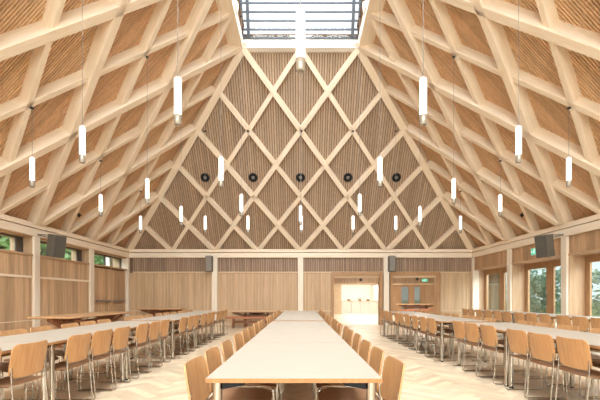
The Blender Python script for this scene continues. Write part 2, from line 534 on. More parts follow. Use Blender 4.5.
def boards(b, axis, c0, c1, fixed, z0, z1, w, gap, th, sign, jitter=0.004):
    """vertical boards along an axis; fixed = coordinate of the visible face; sign = direction away from the hall"""
    p = c0
    while p < c1 - .01:
        ww = min(w, c1 - p) - gap
        if ww < .008: break
        f = fixed + sign * random.uniform(0, jitter)
        lo, hi = sorted((f, f + sign * th))
        if axis == 'X': b.box(p + gap / 2, p + gap / 2 + ww, lo, hi, z0, z1)
        else: b.box(lo, hi, p + gap / 2, p + gap / 2 + ww, z0, z1)
        p += w
    return b

# ------------------------------------------------------------------ end wall
OP1 = (1.40, 3.32); OP2 = (3.86, 5.72); ZO = 2.20
bd = MB()
segs = [(-7.18, -3.72), (-3.48, -.12), (.12, OP1[0] - .04), (OP2[1] + .16, 7.18)]
for a, b_ in segs:
    boards(bd, 'X', a, b_, YB + .07, .62, ZO - .01, .062, .006, .03, 1)
bd.build('panelling', M['board_back'], wb, fix=False)
bd = MB()
for a, b_ in segs:
    boards(bd, 'X', a, b_, YB + .07, .10, .575, .062, .006, .03, 1)
bd.build('panelling', M['board_back'], wb, fix=False)
bd = MB()
for a, b_ in [(-7.05, -3.72), (-3.48, -.12), (.12, 3.48), (3.72, 7.18)]:
    boards(bd, 'X', a, b_, YB + .06, ZO + .05, ZB0, .075, .028, .04, 1, .002)
bd.build('slatted_band', M['band'], wb, fix=False)
bk = MB()
for a, b_ in [(-7.2, OP1[0] - .04), (OP2[1] + .16, 7.3)]:
    bk.box(a, b_, YB + .11, YB + .34, 0, ZO)
bk.box(-7.2, 7.3, YB + .11, YB + .34, ZO, ZB0)
bk.box(OP1[1] + .08, OP2[0] - .06, YB + .11, YB + .34, 0, ZO)
bk.build('backing_board', M['felt'], wb)
tr = MB()
for a, b_ in segs:
    tr.box(a, b_, YB + .045, YB + .11, .575, .62)
    tr.box(a, b_, YB + .05, YB + .11, 0, .10)
for a, b_ in [(-7.05, -3.72), (-3.48, -.12), (.12, 3.48), (3.72, 7.18)]:
    tr.box(a, b_, YB + .03, YB + .11, ZO - .005, ZO + .045)
tr.build('trim', M['trim'], wb)
# door surrounds, one for each opening
for i, (a, b_) in enumerate((OP1, OP2)):
    d = struct(empty('door_%d' % (i + 1)))
    jb = MB()
    jb.box(a - .10, a, YB - .01, YB + .36, 0, ZO + .03)
    jb.box(b_, b_ + .12, YB - .01, YB + .36, 0, ZO + .03)
    jb.box(a, b_, YB + .0, YB + .36, ZO - .10, ZO + .03)
    jb.build('door_frame', M['frame'], d, bevel=.004)
    MB().box(a, b_, YB + .12, YB + .26, ZO - .20, ZO - .10).build('sliding_track', M['trim'], d)

# ------------------------------------------------------------------ window side wall
for k in range(8):
    y1 = YB - .0 if k == 0 else POSTY[k - 1] - .12
    y0 = POSTY[k] + .12
    X = -(HW + .06)
    if k == 0:
        # door leaves with push bar
        d = struct(empty('door_3'))
        b = MB(); boards(b, 'Y', y0 + .02, y1 - .02, X - .05, 0.02, 2.24, .24, .010, .035, -1, .002)
        b.build('panel', M['board'], d, fix=False)
        ft = MB(); ft.box(X - .05, X, y0, y0 + .05, 0, 2.3); ft.box(X - .05, X, (y0 + y1) / 2 - .03, (y0 + y1) / 2 + .03, 0, 2.26)
        ft.build('door_frame', M['reveal'], d)
        h = MB()
        for ya, yb in ((y0 + .2, (y0 + y1) / 2 - .1), ((y0 + y1) / 2 + .1, y1 - .3)):
            h.box(X, X + .05, ya, yb, 1.0, 1.07)
        h.build('push_bar', M['steelbar'], d, bevel=.01)
    else:
        b = MB(); boards(b, 'Y', y0, y1, X, 0.08, 1.69, .105, .007, .03, -1, .006)
        boards(b, 'Y', y0, y1, X, 1.75, 2.29, .105, .007, .03, -1, .006)
        b.build('panelling', M['board'], wl, fix=False)
        t = MB(); t.box(X - .05, X + .02, y0, y1, 1.69, 1.75); t.box(X - .05, X + .012, y0, y1, 0, .08)
        t.box(X - .05, X + .004, y0, y1, .545, .565)
        t.build('rail', M['plate_y'], wl)
    bk = MB(); bk.box(X - .16, X - .09, y0 - .12, y1 + .12, 0, 2.28); bk.build('backing_board', M['felt'], wl)
    w = struct(empty('window_%d' % (k + 2)))
    MB().box(X - .60, X + .03, y0, y1, 2.29, 2.345).build('sill', M['reveal'], w, bevel=.004)
    rv = MB(); rv.box(X - .60, X - .0, y0 - .12, y0 + .015, 2.345, ZB0); rv.box(X - .60, X - .0, y1 - .015, y1 + .12, 2.345, ZB0)
    rv.box(X - .60, X, y0, y1, ZB0 - .04, ZB0)
    rv.build('reveal', M['reveal'], w)
    f = MB(); xf = X - .24
    f.box(xf - .06, xf, y0, y1, 2.345, 2.385); f.box(xf - .06, xf, y0, y1, ZB0 - .08, ZB0 - .04)
    for yy in (y0, y0 + (y1 - y0) * .36, y1 - .05) if k else (y0, y0 + (y1 - y0) * .5, y1 - .05):
        f.box(xf - .06, xf, yy, yy + .05, 2.36, ZB0 - .04)
    if k: f.box(xf - .05, xf - .01, y0 + (y1 - y0) * .90, y1, 2.36, ZB0 - .04)
    f.build('window_frame', M['darkframe'], w)
    MB().box(xf - .035, xf - .025, y0, y1, 2.36, ZB0 - .05).build('pane', M['glass'], w)
wo = MB(); wo.box(-HW - .75, -HW - .22, YF, YB + .3, 0, 2.29); wo.build('outer_cladding', M['board'], wl)

# ------------------------------------------------------------------ glazed door side wall
XR = HW + .06
for k in range(8):
    y1 = YB - .0 if k == 0 else POSTY[k - 1] - .12
    y0 = POSTY[k] + .12
    b = MB(); boards(b, 'Y', y0, y1, XR, 2.36, ZB0, .105, .007, .03, 1, .006)
    b.build('slatted_band', M['band_side'], wr, fix=False)
    MB().box(XR + .035, XR + .12, y0 - .1, y1 + .1, 2.33, ZB0).build('backing_board', M['felt'], wr)
    MB().box(XR - .02, XR + .62, y0, y1, 2.30, 2.355).build('lintel', M['reveal'], wr, bevel=.004)
    d = struct(empty('door_%d' % (k + 4)))
    rv = MB(); rv.box(XR, XR + .60, y0 - .10, y0 + .02, 0, 2.30); rv.box(XR, XR + .60, y1 - .02, y1 + .10, 0, 2.30)
    rv.build('reveal', M['reveal'], d)
    xf = XR + .42; f = MB(); L = y1 - y0
    ya, yb = y0 + .02, y1 - .02
    f.box(xf, xf + .09, ya, yb, 2.18, 2.30)
    f.box(xf, xf + .09, ya, yb, 0, .12)
    f.box(xf, xf + .09, ya, ya + .12, .12, 2.18); f.box(xf, xf + .09, yb - .12, yb, .12, 2.18)
    mid = y0 + L * .48
    f.box(xf, xf + .09, mid - .13, mid + .13, .12, 2.18)
    f.box(xf + .01, xf + .08, ya + .12, yb - .12, 2.10, 2.18)
    for yy in (mid - .18, mid + .13, ya + .12, yb - .17):
        f.box(xf + .015, xf + .075, yy, yy + .05, .12, 2.10)
    f.box(xf + .015, xf + .075, ya + .12, yb - .12, .12, .24)
    f.build('door_frame', M['frame'], d, bevel=.003)
    MB().box(xf + .04, xf + .05, ya + .1, yb - .1, .12, 2.18).build('pane', M['glass'], d)
    h = MB(); h.tube([(xf, mid + .06, .95), (xf - .05, mid + .06, .95), (xf - .05, mid + .06, 1.25), (xf, mid + .06, 1.25)], .010)
    h.build('door_handle', M['steelbar'], d)
struct(MB().box(HW, HW + .75, YF, YB, -.1, 0.012).build('floor', M['trim']))

# ------------------------------------------------------------------ rear end of the hall, unseen; its glazing is added to bring in daylight
rw = wall_root('wall_rear')
b = MB()
b.box(-HW - .7, HW + .7, YF - .3, YF, 0, .3)
for x in [-7.2 + 1.8 * i for i in range(9)]: b.box(x - .1, x + .1, YF - .28, YF - .02, .3, 5.8)
b.box(-HW - .7, HW + .7, YF - .3, YF, 2.83, 3.16)
b.box(-6.2, 6.2, YF - .3, YF, 5.6, 5.8)
b.build('post', M['post'], rw)
gb = MB()
pts = [V((-5.2, YF - .1, 5.8)), V((5.2, YF - .1, 5.8)), V((XT, YF - .1, ZT + .3)), V((-XT, YF - .1, ZT + .3))]
gb.add(pts + [p + V((0, -.1, 0)) for p in pts], [(0, 1, 2, 3), (7, 6, 5, 4), (0, 4, 5, 1), (1, 5, 6, 2), (2, 6, 7, 3), (3, 7, 4, 0)])
gb.build('panelling', M['board_back'], rw)
MB().box(-HW - .6, HW + .6, YF - .18, YF - .16, .3, 5.8).build('pane', M['glass'], rw)

# ------------------------------------------------------------------ foyer and servery beyond the openings
wf = wall_root('wall_foyer')
YW = 27.6
HX = (2.82, 5.60)
b = MB()
b.box(-8, HX[0], YW, YW + .2, 0, 3.2); b.box(HX[1], 6.35, YW, YW + .2, 0, 3.2); b.box(HX[0], HX[1], YW, YW + .2, 2.05, 3.2)
b.box(6.35, 14, YW, YW + .2, 2.05, 3.2); b.box(9.4, 14, YW, YW + .2, 0, 2.05)
b.build('wall_core', M['plaster'], wf)
b = MB(); boards(b, 'X', -7.8, HX[0] - .55, YW - .04, 0, 2.0, .09, .01, .035, 1, .003)
boards(b, 'X', HX[1] + .1, 6.3, YW - .04, 0, 2.0, .09, .01, .035, 1, .003); boards(b, 'X', 9.2, 13.8, YW - .04, 0, 2.0, .09, .01, .035, 1, .003)
b.build('panelling', M['board_back'], wf, fix=False)
b = MB(); boards(b, 'X', -7.8, 13.8, YW - .05, 2.12, 2.85, .075, .028, .04, 1, .002); b.build('slatted_band', M['band_side'], wf, fix=False)
b = MB(); b.box(-7.8, 13.8, YW - .06, YW, 2.02, 2.11); b.box(HX[0] - .5, HX[0], YW - .06, YW + .02, 0, 2.04); b.box(HX[1], HX[1] + .1, YW - .08, YW + .02, 0, 2.04)
b.build('trim', M['trim'], wf)
# timber screen with three narrow panes
sc_ = struct(empty('window_10'))
b = MB()
px = [(6.95, 7.45), (7.85, 8.25)]
edges = [6.35, 6.95, 7.45, 7.85, 8.25, 8.55, 9.25, 9.4]
b.box(6.35, 6.95, YW - .04, YW + .06, 0, 2.02); b.box(7.45, 7.85, YW - .04, YW + .06, 0, 2.02); b.box(8.25, 8.6, YW - .04, YW + .06, 0, 2.02)
b.box(9.15, 9.4, YW - .04, YW + .06, 0, 2.02)
for a, c in px: b.box(a, c, YW - .04, YW + .06, 0, .25); b.box(a, c, YW - .04, YW + .06, 1.88, 2.02)
b.build('window_frame', M['frame'], sc_)
b = MB()
for a, c in px: b.box(a, c, YW, YW + .01, .25, 1.88)
b.build('pane', M['glass'], sc_)
MB().box(8.6, 9.15, YW - .02, YW + .04, 0, 2.02).build('panel', M['band_side'], sc_)
struct(MB().box(-8, 14, YB + .34, 34, 2.88, 3.0).build('ceiling', M['plaster']))
struct(MB().box(-8.2, -8, YB, 34, 0, 3).build('wall_foyer_side', M['plaster']))
struct(MB().box(-8, 14, 33.8, 34, 0, 3).build('wall_servery', M['plaster']))
struct(MB().box(6.0, 6.15, YW + .2, 33.8, 0, 2.88).build('wall_servery_side', M['plaster']))
cl = struct(empty('window_11'))  # unseen foyer glass wall, added to let daylight in
b = MB()
for y in (17.2, 19.8, 22.4, 25.0, 27.5): b.box(13.9, 14.1, y - .08, y + .08, 0, 2.9)
b.build('window_frame', M['frame'], cl)
MB().box(13.98, 14.0, 17, 27.5, 0, 2.9).build('pane', M['glass'], cl)
def fill_panel(x, y, lab, w=1.2, d=.6, watts=0):  # unseen panel lights, added to brighten the foyer and servery
    e = empty('ceiling_fill_light', (x, y, 2.88), 0, lab, 'added ceiling light')
    MB().box(-w / 2, w / 2, -d / 2, d / 2, -.04, 0).build('light_frame', M['white'], e)
    MB().box(-w / 2 + .03, w / 2 - .03, -d / 2 + .03, d / 2 - .03, -.05, -.041).build('diffuser', M['fill_glow'], e)
    if watts:
        a = area('foyer_fill_lamp', (x, y, 2.80), (0, 0, 0), w, d, watts, (1.0, .96, .9)); a.parent = e; a.location = (0, 0, -.08)
fill_panel(2.5, 19.6, 'added white square ceiling fill light just inside the first doorway', 1.2, 1.2, 50)
fill_panel(7.0, 23.0, 'added white ceiling fill light over the foyer seating', 1.2, 1.2, 60)
fill_panel(4.0, 25.0, 'added white ceiling fill light in front of the servery counter', 1.2, 1.2, 50)
fill_panel(4.2, 30.5, 'added bright ceiling fill light inside the servery', 2.4, 1.2, 80)

# ------------------------------------------------------------------ furniture
def leg_tube(x):
    return MB().tube([(x * .96, -.206, .63), (x, -.217, .46), (x, -.25, .011), (x, .21, .011), (x, .185, .425), (x * .80, .15, .430), (x * .80, -.16, .430)], .0075, 8, .035)

def shell(name, w, h, th, curve, corner, grid=(10, 6)):
    """rounded rectangular sheet in XZ, bowed in Y, with thickness"""
    nx, nz = grid
    b = MB(); pts = []
    for j in range(nz + 1):
        v = j / nz
        for i in range(nx + 1):
            u = -1 + 2 * i / nx
            x = u * w / 2; z = v * h
            # pull the corners in
            for zc, sgn in ((h, 1), (0, -1)):
                dz = (z - (zc - sgn * corner)) * sgn; dx = abs(x) - (w / 2 - corner)
                if dz > 0 and dx > 0:
                    L = max(dx, dz); q = math.hypot(dx, dz)
                    f = L / q
                    x = math.copysign(w / 2 - corner + dx * f, x); z = zc - sgn * corner + dz * f * sgn
            pts.append((x, z))
    k = len(pts)
    def y(x, z): return -curve * (1 - (2 * x / w) ** 2)
    vs = [V((x, y(x, z), z)) for x, z in pts] + [V((x, y(x, z) - th, z)) for x, z in pts]
    fs = []
    n1 = nx + 1
    for j in range(nz):
        for i in range(nx):
            a = j * n1 + i
            fs.append((a, a + 1, a + n1 + 1, a + n1)); fs.append((k + a, k + a + n1, k + a + n1 + 1, k + a + 1))
    ring = [i for i in range(n1)] + [j * n1 + nx for j in range(1, nz + 1)] + [nz * n1 + i for i in range(nx - 1, -1, -1)] + [j * n1 for j in range(nz - 1, 0, -1)]
    for a, c in zip(ring, ring[1:] + ring[:1]): fs.append((a, k + a, k + c, c))
    b.add(vs, fs, 0, False)
    me = b.mesh(name)
    for p in me.polygons: p.use_smooth = True
    me.set_sharp_from_angle(angle=R(50))
    return me

def make_chair():
    root = empty('dining_chair', (0, 0, 0))
    # backrest, leaning back, concave to the sitter
    me = shell('backrest', .45, .285, .011, .035, .055)
    o = link_mesh('backrest', me, M['ply'], root)
    o.location = (0, -.185, .510); o.rotation_euler = (R(9), 0, 0)
    # seat: sheet laid flat with a waterfall front
    me = shell('seat', .43, .43, .012, .0, .07, (10, 10))
    for v in me.vertices:
        x, y, z = v.co
        f = max(0, (z - .30) / .13); r_ = max(0, (.08 - z) / .08)
        v.co = V((x, z - .225, y + .452 - .028 * f * f + .012 * r_ * r_ - .010 * (1 - (2 * x / .43) ** 2)))
    me.update()
    link_mesh('seat', me, M['ply_shaded'], root)
    for s in (-1, 1): leg_tube(.215 * s).build('leg', M['chrome'], root, fix=False)
    MB().tube([(-.172, .10, .430), (.172, .10, .430)], .008).build('crossbar', M['chrome'], root, fix=False)
    MB().tube([(-.215, -.212, .50), (.215, -.212, .50)], .008).build('crossbar', M['chrome'], root, fix=False)
    return root
CH = make_chair(); CH_USED = [False]
ORD = ['first', 'second', 'third', 'fourth', 'fifth', 'sixth', 'seventh', 'eighth', 'ninth', 'tenth', 'eleventh', 'twelfth']
def place_chair(x, y, rz, label, group):
    if not CH_USED[0]: o = CH; CH_USED[0] = True
    else: o = copy_tree(CH)
    o.location = (x, y, 0); o.rotation_euler = (0, 0, rz)
    return tag(o, label, 'chair', group)

TL = 1.70
def make_table(w=.90):
    root = empty('folding_table', (0, 0, 0))
    L = TL - .006
    b = MB(); b.box(-w / 2, w / 2, -L / 2, L / 2, .715, .738, 0); b.box(-w / 2 + .003, w / 2 - .003, -L / 2 + .003, L / 2 - .003, .7375, .7405, 1)
    b.build('tabletop', [M['edge'], M['laminate']], root)
    for sx in (-1, 1):
        for sy in (-1, 1):
            x, y = sx * (w / 2 - .055), sy * (L / 2 - .055)
            l = MB().cyl((x, y, .02), (x, y, .715), .027, 14).build('leg', M['chrome'], root, fix=False)
            MB().cyl((x, y, 0), (x, y, .02), .026, 14).build('foot_cap', M['black'], l, fix=False)
    r_ = MB()
    for sx in (-1, 1): r_.box(sx * (w / 2 - .055) - .014, sx * (w / 2 - .055) + .014, -L / 2 + .08, L / 2 - .08, .690, .715)
    r_.build('frame_rail', M['chrome'], root)
    for sy in (-1, 1):
        for sx in (-1, 1):
            c = MB(); x = sx * (w / 2 - .055); y = sy * (L / 2 - .055)
            vs = [(x - sx * .03, .714), (x - sx * .17, .714), (x - sx * .15, .695), (x - sx * .03, .672)]
            c.add([(a, y - .02, z) for a, z in vs] + [(a, y + .02, z) for a, z in vs], [(0, 1, 2, 3), (7, 6, 5, 4), (0, 4, 5, 1), (1, 5, 6, 2), (2, 6, 7, 3), (3, 7, 4, 0)])
            c.build('folding_bracket', M['black'], root)
    return root
PROTO = {}
def place_table(x, y, w, label, group):
    if w not in PROTO: o = PROTO[w] = make_table(w)
    else: o = copy_tree(PROTO[w])
    o.location = (x, y, 0)
    return tag(o, label, 'table', group)

# rows: phrase, near-group centre x, far-group centre x, width, start y
rows = [('central row', -.035, -.02, .96, 2.16, 7.52), ('row beside the high-window wall', -2.87, -2.83, .90, 2.22, 7.56), ('row beside the glazed-door wall', 3.12, 2.97, .90, 1.83, 7.22)]
CEN = {}
for rn, xa, xb, w, st, sf in rows:
    ya = [st + TL * (i + .5) for i in range(3)]
    yb = [sf + TL * (i + .5) for i in range(3)]
    CEN[rn] = (ya, yb)
    for i, y in enumerate(ya + yb):
        x = xa if i < 3 else xb
        place_table(x, y, w, 'cream-topped folding table, %s in the %s%s' % (ORD[i], rn, ', counting from the near end' if i == 0 else ''), 'cream-topped tables in the ' + rn)

def seat_x(edge, side, out):  # x of chair origin so that its back's outer face is 'out' beyond the table edge
    return edge + side * (out - .235)

def run(side, xe_a, xe_b, out, row, ysA, sidename, grp):
    ya, yb = CEN[rows[row][0]]
    if ysA is None: ysA = [y + q for y in ya for q in (-.52, 0, .52) if y + q > 2.9]
    ysB = [y + q for y in yb for q in (-.52, 0, .52)]
    tot = len(ysA)
    for i, y in enumerate(list(ysA) + list(ysB)):
        a = i < tot
        idx = i if a else i - tot
        where = ORD[idx] + (' of the near half' if a else ' of the far half' if ysA else ' in the row')
        xx = seat_x(xe_a if a else xe_b, side, out)
        place_chair(xx + side * random.uniform(0, .02), y + random.uniform(-.012, .012), (R(90) if side > 0 else R(-90)) + R(random.uniform(-1, 1)),
                    'bent-plywood chair, %s, %s' % (sidename, where), grp)

run(-1, -.515, -.50, .13, 0, [2.48, 3.0, 3.52, 4.18, 4.70, 5.22, 5.88, 6.40, 6.92], 'window side of central tables', 'chairs on the window side of the central tables')
run(1, .445, .46, .13, 0, [2.48, 3.0, 3.52, 4.18, 4.70, 5.22, 5.88, 6.40, 6.92], 'door side of central tables', 'chairs on the door side of the central tables')
run(1, -2.42, -2.38, .065, 1, [2.92, 3.50, 4.265, 4.77, 5.27, 5.97, 6.47, 6.98], 'aisle side of window-wall tables', 'chairs on the aisle side of the window-wall tables')
run(-1, -3.32, -3.28, .10, 1, None, 'wall side of window-wall tables', 'chairs on the wall side of the window-wall tables')
run(-1, 2.67, 2.52, .06, 2, [2.6, 3.12, 3.84, 4.33, 4.85, 5.60, 6.10, 6.60], 'aisle side of door-wall tables', 'chairs on the aisle side of the door-wall tables')
run(1, 3.57, 3.42, .14, 2, None, 'wall side of door-wall tables', 'chairs on the wall side of the door-wall tables')

# third row, close to the glazed doors
CEN['outer'] = ([], [7.2 + TL * (i + .5) for i in range(4)])
for i, y in enumerate(CEN['outer'][1]):
    place_table(6.17, y, .90, 'cream-topped folding table, %s in the outermost row right beside the glazed doors' % ORD[i], 'cream-topped tables right beside the glazed doors')
rows.append(('outer', 0, 0, .9, 0, 0))
run(-1, 5.72, 5.72, .10, 3, [], 'aisle side of outermost tables by the glazed doors', 'chairs of the outermost row by the glazed doors')

# refectory tables of dark stained wood
def refectory(name, loc, rz, L, W, label, H=.74):
    e = empty(name, loc, rz, label, 'table')
    MB().box(-L / 2, L / 2, -W / 2, W / 2, H - .04, H).build('tabletop', M['tabletopwood'], e, bevel=.006)
    MB().box(-L / 2 + .05, L / 2 - .05, -W / 2 + .04, W / 2 - .04, H - .055, H - .041).build('apron', M['darkwood'], e)
    for s in (-1, 1):
        x = s * (L / 2 - .55)
        t = MB(); t.box(x - .045, x + .045, -.07, .07, .06, H - .07)
        t.box(x - .05, x + .05, -W / 2 + .12, W / 2 - .12, 0, .07)
        for sy in (-1, 1): t.bar((x, sy * .04, H - .30), (x, sy * (W / 2 - .12), H - .09), .07, .07, (1, 0, 0))
        t.build('trestle', M['darkwood'], e)
        br_ = MB().bar((x - s * .02, 0, H - .20), (x - s * .75, 0, H - .05), .10, .08, (0, 1, 0))
        br_.bar((x + s * .02, 0, H - .20), (x + s * .50, 0, H - .05), .10, .08, (0, 1, 0))
        br_.build('brace', M['darkwood'], e)
    MB().box(-L / 2 + .45, L / 2 - .45, -.05, .05, H - .28, H - .14).build('stretcher', M['darkwood'], e)
    return e
refectory('refectory_table', (-5.55, 10.5, 0), R(90), 3.3, 1.0, 'long dark trestle table with braced underframe beside the panelled window wall')
refectory('refectory_table', (-5.5, 15.8, 0), 0, 1.7, .8, 'dark trestle table near the corner by the push-bar doors')
refectory('refectory_table', (-1.75, 16.0, 0), 0, 2.0, .7, 'low dark trestle table standing against the slatted end wall', .62)
def bench(loc, rz, L, label):
    e = empty('bench', loc, rz, label, 'bench')
    MB().box(-L / 2, L / 2, -.17, .17, .36, .43).build('seat', M['redwood'], e, bevel=.005)
    for s in (-1, 1): MB().box(s * (L / 2 - .25) - .03, s * (L / 2 - .25) + .03, -.14, .14, 0, .36).build('leg', M['darkwood'], e)
    MB().box(-L / 2 + .25, L / 2 - .25, -.025, .025, .18, .28).build('stretcher', M['darkwood'], e)
    return e
bench((-1.75, 15.2, 0), 0, 2.1, 'red-brown wooden bench in front of the low trestle table at the end wall')
# foyer seating
for i, (x, y) in enumerate(((6.6, 24.2), (8.0, 24.6))):
    bench((x, y, 0), 0, 1.2, ('red-brown bench in the foyer beside the servery wall', 'red-brown bench in the foyer under the green exit sign')[i])
refectory('cafe_table', (7.3, 25.3, 0), 0, 2.4, .8, 'dark wooden table in the foyer in front of the timber screen')

# servery counter units
for i in range(4):
    x0 = 3.0 + i * .66
    e = empty('base_cabinet', (x0 + .32, 29.0, 0), 0, 'white base cabinet under the servery worktop, ' + ('at the doorway post', 'second from the doorway post', 'third from the doorway post', 'at the screen end')[i], 'cabinet', 'white servery cabinets')
    MB().box(-.32, .32, -.25, .25, 0, .86).build('body', M['white'], e)
    d = MB().box(-.30, .30, -.275, -.252, .12, .84).build('door', M['plaster'], e)
    MB().box(.18, .26, -.30, -.276, .74, .76).build('handle', M['steelbar'], d)
tag(MB().box(2.95, 5.70, 28.70, 29.30, .86, .90).build('worktop', M['trim']), 'long pale worktop across the white servery cabinets', 'worktop')
for i, (x, h) in enumerate(((3.5, .22), (4.3, .28), (4.9, .18))):
    o = MB().lathe([(0, .90), (.11, .90), (.12, .90 + h * .8), (.06, .90 + h), (0, .90 + h)], (x, 29.0), 16).build('urn', M['chrome'])
    tag(o, ('small steel urn at the doorway end of the worktop', 'tall steel urn in the middle of the worktop', 'squat steel urn at the screen end of the worktop')[i], 'urn', None)

# ------------------------------------------------------------------ pendant lamps
LZ0 = 3.39; LLEN = .60
def roof_z(x, y):
    zs = ZE + (HW - abs(x)) / RUN * RISE
    zh = ZE + (YB - y) / HRUN * RISE
    return min(zs, zh, ZT + .02 if abs(x) > XT - .1 else ZT)
def pendant(x, y, label, top=None, zb=LZ0, group='tube pendant lamps'):
    zt = (roof_z(x, y) if top is None else top)
    e = empty('pendant_lamp', (x, y, zt), 0, label, 'pendant lamp', group)
    b0 = zb - zt; b1 = b0 + LLEN; tip = .13
    MB().cyl((0, 0, b1 + .03), (0, 0, 0), .0042, 6).build('cable', M['cable'], e, fix=False)
    MB().lathe([(0, .0), (.035, .0), (.035, -.03), (0, -.03)], (0, 0), 12).build('ceiling_rose', M['blackmetal'], e, fix=False)
    r = .046
    MB().lathe([(0, b1 + .025), (.010, b1 + .022), (.012, b1 + .005), (r, b1), (r, b1 - .03)], (0, 0), 18).build('cap', M['white'], e, fix=False)
    MB().cyl((0, 0, b0 + tip), (0, 0, b1 - .03), r, 18).build('diffuser', M['tube'], e, fix=False)
    MB().lathe([(r + .002, b0 + tip), (r + .002, b0 + .015), (r - .012, b0), (r - .018, b0 + .02), (r - .016, b0 + tip - .002), (0, b0 + tip - .002)], (0, 0), 18).build('lamp_shade', M['tipglass'], e, fix=False)
    MB().lathe([(0, b0 + tip - .01), (.024, b0 + tip - .01), (.024, b0 + tip - .05), (0, b0 + tip - .05)], (0, 0), 12).build('bulb', M['tube'], e, fix=False)
    return e
side_word = {-1: 'high-window', 1: 'glazed-door'}
for s in (-1, 1):
    W_ = side_word[s]
    outer = [(5.40, 8.05), (5.47, 10.95), (5.54, 13.85), (5.4, 5.15)]
    mid = [(3.60, 6.6), (3.64, 9.5), (3.70, 12.4), (3.6, 3.7)]
    inn = [(1.58, 5.15), (1.60, 8.05), (1.62, 10.95)]
    hipl = [(1.82, 13.85), (3.30, 13.85)]
    for i, (x, y) in enumerate(outer):
        pendant(s * x, y, 'tube pendant, outermost line by the %s wall, %s' % (W_, ['level with the wall speaker', 'beyond the wall speaker', 'last before the end wall', 'first in its line'][i]))
    for i, (x, y) in enumerate(mid):
        pendant(s * x, y, 'tube pendant over the %s table row, %s' % (W_, ['second in its line', 'third in its line', 'last in its line', 'first in its line'][i]))
    for i, (x, y) in enumerate(inn):
        pendant(s * x, y, 'tube pendant under the lantern edge, %s side, %s' % (W_, ['first in its line', 'second in its line', 'third in its line'][i]), ZT)
    for i, (x, y) in enumerate(hipl):
        pendant(s * x, y, 'tube pendant hung from the end slope, %s side, %s' % (W_, ['inner one of the pair', 'outer one of the pair'][i]))
pendant(0, 4.0, 'largest tube pendant, hanging on the hall axis right below the lantern', ZT + 1.72, 3.43 + .0)
pendant(0, 12.35, 'tube pendant on the hall axis hung from the lantern curb', ZT + .05)
pendant(0.03, 13.85, 'tube pendant on the hall axis hung from the end slope')

# ------------------------------------------------------------------ loudspeakers, vents, signs
def wall_speaker(x, y, s, label, turn):
    e = empty('wall_speaker', (x, y, 2.25), 0, label, 'loudspeaker')
    m = Matrix.Translation((0, 0, .31)) @ Matrix.Rotation(turn, 4, 'Z') @ Matrix.Rotation(R(8), 4, 'X')
    b = MB(); prof = [(-.19, .16), (.19, .16), (.15, -.13), (-.15, -.13)]
    vs = [m @ V((a, -c, z)) for z in (-.30, .30) for a, c in prof]
    b.add(vs, [(3, 2, 1, 0), (4, 5, 6, 7), (0, 1, 5, 4), (1, 2, 6, 5), (2, 3, 7, 6), (3, 0, 4, 7)])
    b.build('cabinet', M['greyspk'], e, bevel=.012)
    MB().box(-.175, .175, -.172, -.161, -.28, .28, 0, m).build('grille', M['grille'], e)
    k = MB()
    k.bar(m @ V((0, .12, .2)), (s * .52, .10, .62), .03, .03); k.bar((0, .05, .60), (s * .56, .10, .64), .035, .03)
    k.bar(m @ V((0, .10, .28)), (0, .05, .61), .03, .03, (1, 0, 0))
    k.build('bracket', M['greymetal'], e)
    return e
wall_speaker(-6.64, 10.83, -1, 'grey-brown loudspeaker bracketed to a post of the high-window wall', R(72))
wall_speaker(6.64, 10.83, 1, 'grey-brown loudspeaker bracketed to a post between glazed doors', R(-72))
def end_speaker(x, s, label):
    e = empty('wall_speaker', (x, YB - .16, 2.24), 0, label, 'loudspeaker')
    MB().box(-.13, .13, -.15, .13, 0, .64).build('cabinet', M['greyspk'], e, bevel=.012)
    MB().box(-.11, .11, -.16, -.151, .02, .62).build('grille', M['greymetal'], e)
    MB().box(-.03, .03, .13, .155, .2, .5).build('bracket', M['greymetal'], e)
end_speaker(-3.78, -1, 'slim grey loudspeaker on the end-wall post towards the windows')
end_speaker(3.78, 1, 'slim grey loudspeaker on the end-wall post between two doorways')

def disc(loc, nout, r, label, parentgrp, name='round_vent', cat='vent'):
    z = -nout.normalized(); x = V((1, 0, 0)); y = z.cross(x).normalized()
    m = Matrix(((x.x, y.x, z.x, loc[0]), (x.y, y.y, z.y, loc[1]), (x.z, y.z, z.z, loc[2]), (0, 0, 0, 1)))
    e = empty(name, (0, 0, 0), 0, label, cat, parentgrp); e.matrix_world = m
    MB().lathe([(r, -.03), (r, .012), (r * .82, .03), (r * .74, .0)], n=28).build('rim', M['blackmetal'], e, fix=False)
    MB().lathe([(r * .74, 0), (r * .5, .018), (r * .42, .0), (0, .0)], n=28).build('baffle', M['black'], e, fix=False)
    MB().lathe([(r * .40, .0), (r * .36, .028), (0, .034)], n=20).build('hub', M['greymetal'], e, fix=False)
t = .431
for i, x in enumerate((-3.58, -1.78, 0, 1.78, 3.6)):
    p = V((x, YB - HRUN * t, ZE + RISE * t)) + NH * (OFFH - .01)
    lab = ['outermost black round vent of the end slope, on the window side', 'black round vent of the end slope, second from the window side',
           'middle one of five black round vents on the end slope', 'black round vent of the end slope, second from the door side', 'outermost black round vent of the end slope, on the door side'][i]
    disc(p, NH, .17, lab, 'black round vents on the end slope')
disc((4.15, YW - .055, 2.36), V((0, 1, 0)), .10, 'small black round vent on the servery wall above the counter', 'foyer vents')
disc((8.05, YW - .055, 2.42), V((0, 1, 0)), .10, 'small black round vent beside the green sign in the foyer', 'foyer vents')

